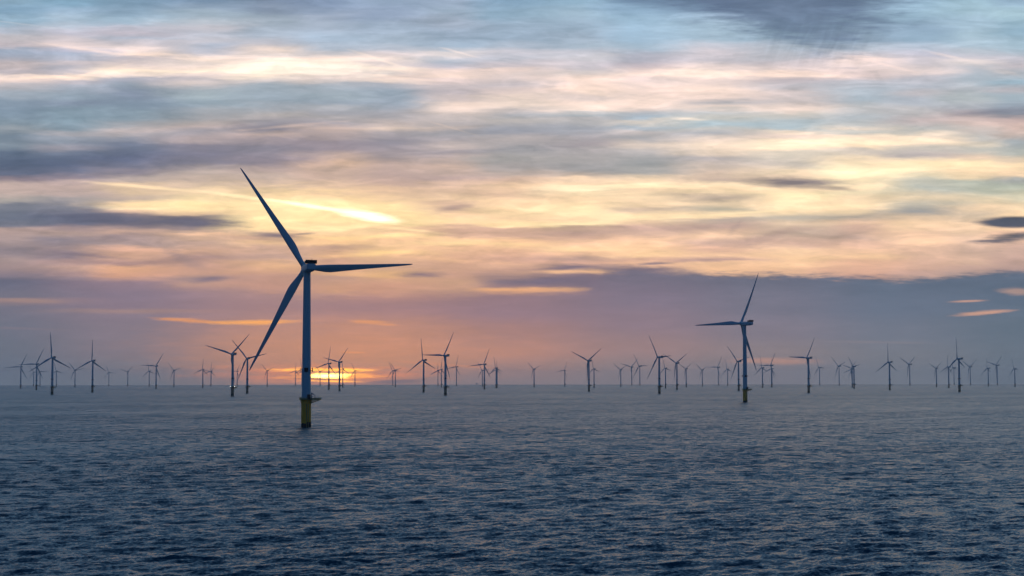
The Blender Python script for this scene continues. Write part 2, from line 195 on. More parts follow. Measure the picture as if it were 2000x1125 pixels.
def build_world():
    w = bpy.data.worlds.new('World'); sc.world = w; w.use_nodes = True
    nt = w.node_tree; nt.nodes.clear(); Ex.nt = nt
    tc = nt.nodes.new('ShaderNodeTexCoord')
    sp = nt.nodes.new('ShaderNodeSeparateXYZ'); nt.links.new(tc.outputs['Generated'], sp.inputs[0])
    dx, dy, dz = Ex(sp.outputs[0]), Ex(sp.outputs[1]), Ex(sp.outputs[2])
    yy = dy.mx(0.12)
    cP, sP = math.cos(PITCH), math.sin(PITCH)
    U, V = dx / yy, dz / yy
    den = V * sP + cP
    SX = (U / den * FPX + 1000.0).mx(-700.0).mn(2700.0)
    SY = (646.3 - (V * cP - sP) / den * FPX).mx(-890.0)
    # wind-drawn streaks: the chart is stirred by long flat noise before the cloud bands are looked up
    n1 = noise(vec(SX * (1 / 330) - SY * .003, SY * (1 / 46) + SX * .0008), detail=5, rough=.55, dist=.25) - 0.5
    n2 = noise(vec(SX * (1 / 95) - SY * .008, SY * (1 / 15) - SX * .003, 7.3), detail=4, rough=.6, dist=.3) - 0.5
    low = smooth(SY, 470.0, 600.0)
    amp = 1.0 - low * 0.55
    WY = SY + (n1 * 27.0 + n2 * 15.0) * amp
    n3 = noise(vec(SX * (1 / 260), SY * (1 / 60), 3.1), detail=5, rough=.6) - 0.5
    WX = SX + n3 * 200.0
    col = None; prev = None
    up_sel = smooth(WY, 264.0, 276.0)
    for x in sorted(COLS):
        a, b = COLS[x].split('|')
        A, B = parse(a), parse(b)
        # both halves overlap: each gets the other's neighbouring stop
        c = mix(up_sel, ramp(WY, A + [B[0]]), ramp(WY, [A[-1]] + B))
        col = c if col is None else mix(smooth(WX, prev, x), col, c)
        prev = x
    lowc = None
    WY2 = SY + n2 * 7.0
    for x in sorted(LOWC):
        c = ramp(WY2, parse(LOWC[x]))
        lowc = c if lowc is None else mix(smooth(SX, prev, x), lowc, c)
        prev = x
    # upper edge of the low cloud bank
    ed = Ex.nt.nodes.new('ShaderNodeFloatCurve')
    pts = [(0, 546), (250, 553), (530, 572), (1000, 575), (1110, 572), (1165, 555), (1215, 528), (1300, 531), (1450, 537), (1600, 541), (1750, 546), (1850, 544), (1900, 536), (2000, 530)]
    cu = ed.mapping.curves[0]
    cu.points[0].location = (0, (546 - 500) / 100); cu.points[1].location = (1, (530 - 500) / 100)
    for px, py in pts[1:-1]: cu.points.new(px / 2000, (py - 500) / 100)
    for p in cu.points: p.handle_type = 'AUTO_CLAMPED'
    ed.mapping.update()
    nt.links.new(Ex.op('MULTIPLY', SX, 1 / 2000, clamp=True).s, ed.inputs['Value'])
    edge = Ex(ed.outputs[0]) * 100.0 + 500.0
    fray = noise(vec(SX * (1 / 42), SY * (1 / 6), 1.7), detail=4, rough=.65) - 0.5
    soft = smooth(SX, 1150.0, 1230.0)
    below = (SY + fray * 26.0 + n1 * 18.0 - edge) / (13.0 - soft * 5.0)
    col = mix(smooth(below, -1.0, 1.0), col, lowc)

    # ---- separate cloud bodies: (x, y, half-length, half-height, tilt deg, colour, opacity, ragged)
    wob = noise(vec(SX * (1 / 60), SY * (1 / 8), 5.0), detail=4, rough=.6) - 0.5
    wob2 = noise(vec(SX * (1 / 140), SY * (1 / 26), 9.0), detail=2) - 0.5
    def body(col, x, y, a, b, tilt, rgb, op, rag=1.0, inner=0.25, gain=1.0):
        t = math.radians(tilt); c, s = math.cos(t), math.sin(t)
        ex, ey = SX - x, SY - y
        p = (ex * c + ey * s) / a; q = (ey * c - ex * s) / b
        d = Ex.op('SQRT', p.sq() + q.sq()) + (wob * 1.5 + wob2 * 0.9) * rag
        m = smooth(d, 1.15, inner)
        return mix(m * op, col, tuple(lin(v) * gain for v in rgb))
    for f in FEATURES: col = body(col, *f)
    # falling fibres under the blue-grey veil
    fib = noise(vec((SX + SY * .45) * (1 / 17), (SY - SX * .25) * (1 / 90), 6.0), detail=4, rough=.6, dist=.4) - 0.5
    ex, ey = (SX - 1590.0) * (1 / 190), (SY - 85.0) * (1 / 75)
    fm = smooth(Ex.op('SQRT', ex.sq() + ey.sq()), 1.0, .3)
    fg = fib * fm * .42 + 1.0
    col = mix(1.0, col, vec(fg, fg, fg), 'MULTIPLY')
    # fine streak relief, light and shade of the cloud sheet
    s1 = noise(vec(SX * (1 / 75) - SY * 0.012, SY * (1 / 9), 2.0), detail=4, rough=.62) - 0.5
    s2 = noise(vec(SX * (1 / 210) + SY * 0.01, SY * (1 / 34), 11.0), detail=3, rough=.55) - 0.5
    w1 = noise(vec(SX * (1 / 140) - SY * .009, SY * (1 / 24) + SX * .0015, 21.0), detail=4, rough=.56, dist=.6)
    w2 = noise(vec(SX * (1 / 105) + SY * .009, SY * (1 / 30) - SX * .003, 31.0), detail=4, rough=.54, dist=.8)
    wisp = smooth(w1, .5, .66) * .17 - smooth(w1, .48, .33) * .12 + smooth(w2, .52, .68) * .12 - smooth(w2, .46, .32) * .09
    gm = nt.nodes.new('ShaderNodeGamma'); nt.links.new(col, gm.inputs[0])
    nt.links.new(((1.0 - low) * .20 + 1.0).s, gm.inputs[1])
    lift = (1.0 - low) * .135 + 1.0
    col = mix(1.0, gm.outputs[0], vec(lift + .005, lift - .028, lift), 'MULTIPLY')
    gainv = wisp * (1.0 - low * .7) + (s1 * 0.34 + s2 * 0.16) * (1.0 - low * 0.6)
    shade = mix(1.0, col, vec(1.05 + gainv, low * .04 + 1.04 + gainv * 0.84, 1.03 + gainv * 0.8), 'MULTIPLY')
    hs = nt.nodes.new('ShaderNodeHueSaturation'); nt.links.new((low * .20 + .79).s, hs.inputs['Saturation'])
    nt.links.new(shade, hs.inputs['Color']); shade = hs.outputs[0]
    # ---- clear dusk sky elsewhere
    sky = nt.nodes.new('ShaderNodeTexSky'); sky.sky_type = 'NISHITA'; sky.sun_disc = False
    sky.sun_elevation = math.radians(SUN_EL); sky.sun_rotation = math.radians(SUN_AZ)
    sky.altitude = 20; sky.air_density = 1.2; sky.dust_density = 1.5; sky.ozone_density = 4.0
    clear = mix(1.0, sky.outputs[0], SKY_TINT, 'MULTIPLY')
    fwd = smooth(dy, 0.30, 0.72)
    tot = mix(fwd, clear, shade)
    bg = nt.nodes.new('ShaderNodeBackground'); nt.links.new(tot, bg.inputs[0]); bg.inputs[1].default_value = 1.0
    # SKY_TINT tunes the unseen Nishita sky's light on the towers; one Background serves both
    out = nt.nodes.new('ShaderNodeOutputWorld'); nt.links.new(bg.outputs[0], out.inputs[0])
    w.cycles.sampling_method = 'MANUAL'; w.cycles.sample_map_resolution = 1024

FEATURES = [
 # dark clouds
 (1545, 357, 125, 15, 2, (128, 122, 130), .92, 0.52, .05),
 (1630, 368, 60, 6, 4, (165, 150, 140), .7, 0.75, .05),
 (1985, 435, 82, 13, 0, (82, 94, 114), .97, .3, .55),
 (1985, 463, 70, 13, -5, (92, 102, 118), .9, 0.90, .05),
 (1935, 471, 60, 4, -2, (105, 108, 122), .8, 0.90, .05),
 (230, 428, 130, 15, 2, (105, 108, 130), .9, 0.75, .05),
 (385, 433, 110, 12, 3, (110, 110, 130), .9, 0.90, .05),
 (540, 459, 62, 7, 3, (135, 122, 132), .9, 0.75, .05),
 (595, 456, 35, 3, -4, (150, 130, 130), .7, 0.90, .05),
 (410, 545, 48, 8, -7, (128, 116, 132), .8, 0.75, .05),
 (825, 536, 62, 8, 0, (138, 118, 132), .85, 0.75, .05),
 (170, 497, 75, 6, 6, (140, 125, 138), .6, 1.35, .05),
 (350, 500, 60, 14, 25, (165, 140, 138), .55, 1.50, .05),
 (890, 405, 60, 8, -12, (175, 148, 138), .6, 1.20, .05),
 (1075, 548, 110, 9, -3, (122, 111, 130), .85, 0.90, .05),
 (1110, 523, 80, 5, -4, (128, 115, 130), .75, 1.05, .05),
 (1275, 515, 45, 4, -3, (135, 122, 135), .8, 0.90, .05),
 (1440, 440, 30, 9, -45, (175, 152, 142), .5, 1.20, .05),
 (1950, 218, 110, 8, -4, (138, 142, 156), .7, 0.90, .05),
 (1500, 462, 90, 12, -14, (190, 158, 145), .6, 1.20, .05),
 # big blue-grey veil at the upper right
 (1490, -40, 300, 112, 7, (92, 117, 147), .95, .6, .35),
 (1570, 40, 150, 62, 25, (106, 131, 158), .7, .8, .15),
 # bright strips
 (640, 402, 240, 44, 5, (254, 212, 136), .45, .8, .0),
 (660, 416, 190, 24, 6, (255, 222, 146), .7, 1.0, .0),
 (300, 366, 170, 4.5, 5, (250, 220, 165), .8, .5, .1),
 (490, 386, 130, 5, 8, (255, 236, 175), .95, .45, .1),
 (625, 405, 115, 5.5, 9, (255, 234, 180), 1.0, .4, .15, 1.7),
 (712, 420, 76, 12, 10, (255, 240, 205), .95, .6, .1, 2.0),
 (800, 448, 90, 4, 6, (255, 224, 150), 0.64, 0.85, .0),
 (300, 399, 110, 11, 0, (255, 222, 150), .6, .6),
 (610, 140, 200, 9, 2, (255, 246, 224), 0.56, 1.19, .0),
 (880, 249, 60, 3, 16, (212, 192, 178), 0.56, 0.85, .0),
 (1655, 330, 80, 14, 2, (255, 242, 195), 0.60, 1.02, .0),
 (1100, 437, 160, 3.5, -3, (255, 228, 165), 0.64, 0.68, .0),
 (1040, 567, 95, 4.5, 1, (228, 168, 124), 0.72, 0.68, .0),
 (1085, 531, 40, 5, 2, (240, 186, 130), 0.60, 1.02, .0),
 (1330, 147, 130, 5, 1, (252, 230, 210), 0.64, 1.02, .0),
 (1590, 149, 110, 4, 0, (246, 222, 205), 0.60, 1.02, .0),
 (1745, 131, 78, 4, 14, (240, 218, 208), 0.64, 0.68, .0),
 (1860, 112, 75, 4, 13, (232, 218, 212), 0.56, 0.85, .0),
 (1965, 142, 60, 6, 12, (222, 212, 208), 0.48, 1.19, .0),
 (1340, 232, 48, 4.5, 3, (252, 234, 210), 0.72, 0.85, .0),
 (1570, 261, 50, 4, -2, (250, 228, 200), 0.64, 1.02, .0),
 (1610, 277, 150, 12, -3, (252, 232, 196), 0.48, 1.36, .0),
 (1800, 272, 100, 5, 6, (252, 230, 194), 0.64, 0.85, .0),
 (1190, 363, 180, 4.5, -3, (255, 236, 184), 0.68, 0.85, .0),
 (1900, 325, 120, 10, 3, (252, 226, 172), 0.48, 1.19, .0),
 (1540, 375, 90, 5, 8, (252, 228, 174), 0.48, 1.19, .0),
 (1440, 417, 220, 3.5, -4, (252, 226, 166), 0.60, 0.85, .0),
 (80, 150, 95, 4, -3, (250, 224, 198), 0.72, 0.68, .0),
 (190, 140, 70, 4, -14, (248, 222, 198), 0.64, 0.85, .0),
 (170, 96, 150, 4, 8, (236, 214, 202), 0.56, 1.02, .0),
 (60, 48, 110, 2.5, 7, (190, 198, 206), 0.48, 0.85, .0),
 (420, 119, 140, 5, 5, (246, 224, 204), 0.60, 1.19, .0),
 (745, 117, 64, 4, 18, (250, 230, 212), 0.68, 0.85, .0),
 (900, 103, 48, 3.2, 15, (242, 226, 218), 0.64, 0.85, .0),
 (790, 152, 110, 4, 6, (246, 220, 200), 0.56, 1.02, .0),
 (1150, 180, 120, 5, 10, (248, 222, 200), 0.48, 1.19, .0),
 (640, 404, 240, 44, 5, (255, 224, 146), .45, .6, .0),
 (560, 246, 130, 4, -5, (214, 188, 174), 0.48, 1.19, .0),
 (850, 505, 130, 6, 4, (245, 190, 128), 0.48, 1.36, .0),
 # low orange slivers
 (370, 626, 88, 5, 4, (222, 150, 104), .95, .9, .1),
 (490, 629, 108, 6.5, -1, (246, 168, 92), 1.0, .9, .1, 1.1),
 (725, 629, 50, 5.5, 3, (226, 154, 108), .9, .6),
 (755, 634, 32, 3, 1, (226, 154, 108), .8, .6),
 (1925, 612, 72, 5, -4, (212, 160, 136), .85, .9, .1),
 (1890, 589, 42, 3, -2, (196, 152, 136), .9, .4),
 (1985, 570, 42, 9, 2, (186, 152, 140), .75, .7),
 (60, 586, 80, 5, 2, (165, 136, 130), .6, .7),
 # the sun behind its strips of cloud (it shines through the full depth of the haze)
 (640, 690, 420, 85, 0, (226, 150, 98), .38, .5, .0, 1.1),
 (645, 732, 260, 23, 0, (242, 134, 60), .8, .7, .0, 1.6),
 (650, 722, 125, 5, .5, (255, 168, 22), 1.0, 1.2, .1, 3.2),
 (640, 734, 110, 8, -.5, (255, 158, 18), .95, 1.2, .1, 2.9),
 (640, 733, 46, 6.5, 0, (255, 226, 110), 1.0, .8, .0, 11.0),
 (605, 739, 62, 1.6, 1, (190, 110, 70), .9, .5),
 (690, 728, 62, 1.8, -1, (220, 140, 70), .8, .5, .25, 1.6),
 (645, 744, 62, 2.6, 1, (255, 166, 22), 1.0, 1.2, .1, 3.4),
 (690, 688, 30, 2.6, 2, (235, 155, 100), .9, .5),
 (850, 711, 130, 3, 4, (226, 148, 106), .7, .8),
 (775, 745, 75, 5, -2, (128, 110, 118), .8, .4),
 (1520, 706, 110, 8, 1, (196, 146, 128), .75, .5),
 (1700, 669, 150, 3, 1, (142, 132, 138), .5, .6),
 (30, 640, 120, 3, 2, (134, 122, 132), .5, .6),
]
# ---------------------------------------------------------------- helpers
def link(name, me, mat=None, parent=None, smooth_faces=True):
    o = bpy.data.objects.new(name, me); C.objects.link(o)
    if mat: me.materials.append(mat)
    if parent: o.parent = parent
    if smooth_faces:
        me.polygons.foreach_set('use_smooth', [True] * len(me.polygons))
    return o

def from_bm(name, bm, mat, parent=None, angle=35):
    me = bpy.data.meshes.new(name)
    bmesh.ops.recalc_face_normals(bm, faces=bm.faces)
    for e in bm.edges:
        if len(e.link_faces) == 2: e.smooth = e.calc_face_angle(0) < math.radians(angle)
    bm.to_mesh(me); bm.free()
    return link(name, me, mat, parent)

def lathe(bm, prof, n=40, cap=True, M=None):
    rings = []
    for r, z in prof:
        ring = []
        for i in range(n):
            a = 2 * math.pi * i / n
            v = Vector((r * math.cos(a), r * math.sin(a), z))
            ring.append(bm.verts.new(M @ v if M else v))
        rings.append(ring)
    for a, b in zip(rings, rings[1:]):
        for i in range(n): bm.faces.new((a[i], a[(i + 1) % n], b[(i + 1) % n], b[i]))
    if cap:
        bm.faces.new(list(reversed(rings[0]))); bm.faces.new(rings[-1])

def box(bm, x0, x1, y0, y1, z0, z1, bevel=0.0, M=None):
    r = bmesh.ops.create_cube(bm, size=1.0)
    T = Matrix.Translation(((x0 + x1) / 2, (y0 + y1) / 2, (z0 + z1) / 2)) @ Matrix.Diagonal((x1 - x0, y1 - y0, z1 - z0, 1))
    bmesh.ops.transform(bm, matrix=(M @ T) if M else T, verts=r['verts'])
    if bevel:
        es = list({e for v in r['verts'] for e in v.link_edges})
        bmesh.ops.bevel(bm, geom=es, offset=bevel, segments=2, affect='EDGES', profile=.6)

def tube(bm, p, q, r, n=8, r2=None):
    p, q = Vector(p), Vector(q); d = q - p
    M = Matrix.Translation(p) @ d.to_track_quat('Z', 'Y').to_matrix().to_4x4()
    lathe(bm, [(r, 0), (r2 or r, d.length)], n=n, M=M)

def tag(o, label=None, cat=None, group=None, kind=None):
    if label: o['label'] = label
    if cat: o['category'] = cat
    if group: o['group'] = group
    if kind: o['kind'] = kind
    return o

# ---------------------------------------------------------------- materials
def paint(name, rgb, rough=.45, var=.06, dirt=None, metallic=0.0):
    m = bpy.data.materials.new(name); m.use_nodes = True
    nt = m.node_tree; Ex.nt = nt; b = nt.nodes['Principled BSDF']
    tc = nt.nodes.new('ShaderNodeTexCoord')
    sp = nt.nodes.new('ShaderNodeSeparateXYZ'); nt.links.new(tc.outputs['Object'], sp.inputs[0])
    x, y, z = (Ex(s) for s in sp.outputs)
    streak = noise(vec(x * 1.6, y * 1.6, z * .09), detail=4, rough=.6) - 0.5
    blot = noise(tc.outputs['Object'], scale=.45, detail=3) - 0.5
    g = (streak + blot) * var * 2.0 + 1.0
    col = mix(1.0, rgb, vec(g, g, g), 'MULTIPLY')
    if dirt:
        col = mix(smooth(streak + blot * .7, .05, .3) * dirt[1], col, dirt[0])
    nt.links.new(col, b.inputs['Base Color'])
    b.inputs['Roughness'].default_value = rough; b.inputs['Metallic'].default_value = metallic
    nt.links.new((streak * .25 + rough).s, b.inputs['Roughness'])
    return m

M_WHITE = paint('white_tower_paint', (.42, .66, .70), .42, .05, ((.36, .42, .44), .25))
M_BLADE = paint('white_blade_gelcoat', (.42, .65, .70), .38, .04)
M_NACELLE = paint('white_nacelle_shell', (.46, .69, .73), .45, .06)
M_YELLOW = paint('yellow_foundation_paint', (.97, .47, .02), .5, .10, ((.25, .13, .03), .5))
M_OCHRE = paint('weathered_ochre_foundation', (.40, .33, .20), .6, .15, ((.12, .10, .07), .6))
M_SPLASH = paint('black_tidal_growth', (.022, .024, .018), .75, .3)
M_DECK = paint('galvanised_yellow_deck', (.42, .32, .09), .6, .12)
M_DARK = paint('dark_cooler_grille', (.035, .033, .036), .6, .15)
M_CRANE = paint('blue_grey_crane_paint', (.25, .38, .48), .5, .08)
M_PANEL = paint('black_marker_board', (.02, .02, .022), .55, .1)
M_RAILY = paint('yellow_rail_paint', (.40, .33, .12), .55, .1)

def lamp_mat():
    m = bpy.data.materials.new('lit_deck_lamp'); m.use_nodes = True
    b = m.node_tree.nodes['Principled BSDF']
    b.inputs['Base Color'].default_value = (.9, .85, .75, 1)
    b.inputs['Emission Color'].default_value = (1, .86, .68, 1); b.inputs['Emission Strength'].default_value = 3.5
    return m

# ---------------------------------------------------------------- turbine parts (local frame: z up from the sea surface, rotor axis +Y)
DECK = 13.0
def m_foundation(parent):
    bm = bmesh.new()
    lathe(bm, [(2.32, -7), (2.32, 11.1), (2.56, 11.15), (2.56, 11.75), (2.36, 11.8), (2.36, 12.3), (2.55, 12.35), (2.55, 12.75)], 48)
    return from_bm('foundation', bm, M_YELLOW, parent)
def m_splash(parent):
    bm = bmesh.new(); n = 64; lo, hi, hi2 = [], [], []
    for i in range(n):
        a = 2 * math.pi * i / n
        h = 2.15 + .5 * math.cos(a - .3) + .22 * math.sin(5 * a) + random.uniform(-.16, .16)
        c, s = math.cos(a), math.sin(a)
        lo.append(bm.verts.new((2.40 * c, 2.40 * s, -6.5))); hi.append(bm.verts.new((2.39 * c, 2.39 * s, h - .25)))
        hi2.append(bm.verts.new((2.325 * c, 2.325 * s, h)))
    for A, B in ((lo, hi), (hi, hi2)):
        for i in range(n): bm.faces.new((A[i], A[(i + 1) % n], B[(i + 1) % n], B[i]))
    return from_bm('tidal_band', bm, M_SPLASH, parent)
def m_ladder(parent):
    bm = bmesh.new()
    for s in (-.45, .45):
        tube(bm, (1.1 + s, -2.75, -4), (1.1 + s, -2.75, 11), .12)
        for z in (2.2, 6.2, 10.2): tube(bm, (1.1 + s, -2.0, z), (1.1 + s, -2.75, z), .09)
    for i in range(30): tube(bm, (.65, -2.75, -2 + i * .43), (1.55, -2.75, -2 + i * .43), .04, 6)
    return from_bm('boat_ladder', bm, M_RAILY, parent)
def m_platform(parent):
    bm = bmesh.new()
    lathe(bm, [(3.25, 12.76), (3.25, DECK)], 24)
    box(bm, 2.3, 6.75, -2.3, 2.3, 12.70, DECK - .003)
    for y in (-1.9, 1.9):
        tube(bm, (6.0, y, 12.7), (2.3, y * .55, 11.3), .16)
        tube(bm, (4.2, y, 12.7), (2.35, y * .6, 11.9), .10)
    for i in range(8):
        a = 2 * math.pi * (i + .5) / 8
        tube(bm, (3.1 * math.cos(a), 3.1 * math.sin(a), 12.75), (2.4 * math.cos(a), 2.4 * math.sin(a), 11.5), .1, 6)
    return from_bm('platform', bm, M_DECK, parent)
def m_rail(parent):
    bm = bmesh.new(); pts = []
    for i in range(25):
        a = math.radians(44 + i * (272 / 24)); pts.append((3.2 * math.cos(a), 3.2 * math.sin(a)))
    pts += [(6.7, -2.25), (6.7, 0), (6.7, 2.25)]
    pts.insert(25, (4.5, -2.25)); pts.append((4.5, 2.25)); pts.append(pts[0])
    for (x0, y0), (x1, y1) in zip(pts, pts[1:]):
        for z, r in ((14.12, .055), (13.6, .04)): tube(bm, (x0, y0, z), (x1, y1, z), r, 6)
        tube(bm, (x0, y0, DECK), (x0, y0, 14.12), .05, 6)
        d = Vector((x1 - x0, y1 - y0, 0)); L = d.length
        M = Matrix.Translation((x0, y0, DECK)) @ Matrix.Rotation(math.atan2(d.y, d.x), 4, 'Z')
        box(bm, .02, L - .02, -.02, .02, .06, .55, M=M)          # mesh infill panels
    return from_bm('railing', bm, M_RAILY, parent)
def m_crane(parent):
    bm = bmesh.new()
    lathe(bm, [(.42, DECK), (.42, 13.3), (.28, 13.4), (.24, 15.6), (.34, 15.7), (.34, 16.2)], 14, M=Matrix.Translation((2.75, -1.0, 0)))
    tube(bm, (2.75, -1.0, 16.0), (4.35, -1.25, 14.95), .20, 8, .15)
    tube(bm, (2.75, -1.0, 15.3), (3.6, -1.12, 15.35), .09, 6)
    tube(bm, (4.35, -1.25, 15.0), (4.2, -1.25, 13.6), .14, 8, .09)
    box(bm, 4.0, 4.4, -1.45, -1.05, 13.35, 13.62, .04)
    return from_bm('davit_crane', bm, M_CRANE, parent)
def m_cabinet(parent):
    bm = bmesh.new()
    box(bm, .95, 2.5, -3.0, -2.05, DECK + .02, 15.4, .05)
    box(bm, 1.1, 2.0, -3.04, -2.99, 13.3, 15.1, .01)
    return from_bm('control_cabinet', bm, M_PANEL, parent)
def m_tower(parent):
    bm = bmesh.new()   # modelled for a hub height of 78 m, from the deck up
    H = 76.2 - DECK
    prof = [(2.45, 0), (2.45, .22), (2.2, .23)]
    for f in np.linspace(.02, 1, 28):
        prof.append((2.2 - .52 * f ** 1.15, H * f))
    for zf in (.33, .66):
        i = next(j for j, p in enumerate(prof) if p[1] > H * zf); r = prof[i][0]
        prof[i:i] = [(r + .002, H * zf - .1), (r + .035, H * zf - .09), (r + .035, H * zf + .09), (r + .001, H * zf + .1)]
    prof += [(1.9, H + .01), (1.9, H + .35)]
    lathe(bm, prof, 56)
    return from_bm('tower', bm, M_WHITE, parent)
def m_panel(parent, ang):
    bm = bmesh.new()
    M = Matrix.Rotation(ang, 4, 'Z')
    box(bm, -.92, .92, -2.95, -2.83, 26.0, 27.9, .03, M)
    for x in (-.6, .6):
        for z in (26.4, 27.5): tube(bm, M @ Vector((x, -2.0, z)), M @ Vector((x, -2.85, z)), .05, 6)
    return from_bm('marker_board', bm, M_PANEL, parent)

def section_ring(w, h, e, n=28):
    pts = []
    for i in range(n):
        a = 2 * math.pi * i / n; c, s = math.cos(a), math.sin(a)
        pts.append((w * math.copysign(abs(c) ** (2 / e), c), h * math.copysign(abs(s) ** (2 / e), s)))
    return pts
def m_nacelle(parent):
    bm = bmesh.new(); rings = []
    for y, w, t, b in ((3.05, 1.55, 1.45, -1.5), (2.9, 1.85, 1.7, -1.75), (1.2, 2.25, 1.85, -1.95), (-1, 2.35, 1.9, -1.95), (-5, 2.35, 1.9, -1.75), (-8.2, 2.3, 1.85, -1.35), (-9.3, 2.2, 1.8, -1.05), (-9.5, 2.0, 1.6, -.85)):
        zc, hh = (t + b) / 2, (t - b) / 2
        rings.append([bm.verts.new((p, y, zc + q)) for p, q in section_ring(w, hh, 5.0)])
    for a, b in zip(rings, rings[1:]):
        n = len(a)
        for i in range(n): bm.faces.new((a[i], a[(i + 1) % n], b[(i + 1) % n], b[i]))
    bm.faces.new(rings[0]); bm.faces.new(rings[-1])
    lathe(bm, [(1.85, -2.2), (1.85, -1.4)], 36)                     # yaw bearing skirt
    for x in (-1.7, 1.7):
        tube(bm, (x, -5.8, 2.75), (x, 1.0, 2.75), .04, 6)
        for y in (-5.8, -3.5, -1.2, 1.0): tube(bm, (x, y, 1.7), (x, y, 2.75), .04, 6)
    tube(bm, (.6, -7.2, 1.8), (.6, -7.2, 4.3), .05, 6); tube(bm, (.2, -7.2, 4.0), (1.0, -7.2, 4.0), .04, 6)
    return from_bm('nacelle', bm, M_NACELLE, parent)
def m_cooler(parent):
    bm = bmesh.new()
    box(bm, -2.65, 2.65, -9.2, -6.0, 1.92, 2.12, .03)
    for x in np.linspace(-2.6, 2.6, 9): box(bm, x - .07, x + .07, -9.25, -8.6, 2.12, 3.35)
    box(bm, -2.7, 2.7, -9.3, -8.5, 3.35, 3.6, .04)
    box(bm, -2.55, 2.55, -8.9, -8.75, 2.14, 3.33)
    for s in (-2.62, 2.62):
        box(bm, s - .06, s + .06, -8.5, -6.2, 2.13, 3.2)
    return from_bm('cooler', bm, M_DARK, parent)
def m_hub(parent):
    bm = bmesh.new()
    M = Matrix.Rotation(-math.pi / 2, 4, 'X')     # lathe axis z -> +y
    lathe(bm, [(1.5, -1.55), (1.72, -1.45), (1.8, -.6), (1.8, .7), (1.66, 1.35), (1.25, 1.95), (.7, 2.3), (.05, 2.42)], 40, M=M)
    for k in range(3):
        R = Matrix.Rotation(math.radians(120 * k), 4, 'Y')
        lathe(bm, [(1.32, .9), (1.32, 1.75)], 28, M=R)
    return from_bm('hub', bm, M_NACELLE, parent)

def m_blade(parent):
    st = [  # radius, chord, thickness/chord, twist deg, leading-edge share of chord ahead of the pitch axis
        (1.55, 2.45, 1.0, 0, .5), (3.2, 2.45, .98, 2, .5), (5.0, 2.65, .82, 9, .46), (7.5, 3.2, .58, 13, .40), (10.0, 3.75, .43, 13, .35),
        (12.5, 3.95, .35, 11.5, .33), (15.5, 3.75, .30, 9.5, .33), (20, 3.3, .26, 7, .34), (26, 2.78, .23, 5, .35), (33, 2.25, .21, 3, .36),
        (40, 1.78, .19, 1.6, .37), (47, 1.32, .18, .6, .38), (52, .95, .17, 0, .39), (54.6, .66, .17, -.5, .42), (55.7, .36, .17, -.5, .5), (56, .12, .2, -.5, .5)]
    n = 30; bm = bmesh.new(); rings = []
    fine = []
    for (a, b) in zip(st, st[1:]):
        for f in (0, .33, .67): fine.append(tuple(np.array(a) * (1 - f) + np.array(b) * f))
    fine.append(st[-1])
    for r, c, tc, tw, le in fine:
        circ = min(1, max(0, (tc - .35) / .6)); ring = []
        yc = math.tan(math.radians(3.5)) * r + 1.6 * (r / 56) ** 2
        t = math.radians(tw + 3); ct, s_ = math.cos(t), math.sin(t)
        for i in range(n):
            a = 2 * math.pi * i / n
            u = .5 - .5 * math.cos(a)                       # 0 leading, 1 trailing
            th = 5 * tc * (.2969 * math.sqrt(u) - .126 * u - .3516 * u * u + .2843 * u ** 3 - .1036 * u ** 4)
            foil = th * (1 if math.sin(a) >= 0 else -.75)
            round_ = .5 * tc * math.sin(a)
            h = (foil * (1 - circ) + round_ * circ) * c
            x = (u - le) * c
            ring.append(bm.verts.new((x * ct - h * s_, yc + x * s_ + h * ct, r)))
        rings.append(ring)
    for a, b in zip(rings, rings[1:]):
        for i in range(n): bm.faces.new((a[i], a[(i + 1) % n], b[(i + 1) % n], b[i]))
    bm.faces.new(rings[0]); bm.faces.new(rings[-1])
    return from_bm('blade', bm, M_BLADE, parent, angle=60)

# ---------------------------------------------------------------- one turbine, then its copies
GROUP = 'wind turbines of the offshore wind farm'
def make_turbine():
    root = bpy.data.objects.new('wind_turbine', None); C.objects.link(root)
    root.empty_display_size = 5
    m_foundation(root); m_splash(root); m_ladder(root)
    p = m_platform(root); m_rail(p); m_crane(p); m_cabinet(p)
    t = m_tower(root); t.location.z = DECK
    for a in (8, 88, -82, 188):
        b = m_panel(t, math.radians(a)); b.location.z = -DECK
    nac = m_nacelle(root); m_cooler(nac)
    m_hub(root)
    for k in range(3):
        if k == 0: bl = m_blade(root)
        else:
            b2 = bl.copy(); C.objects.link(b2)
    return root

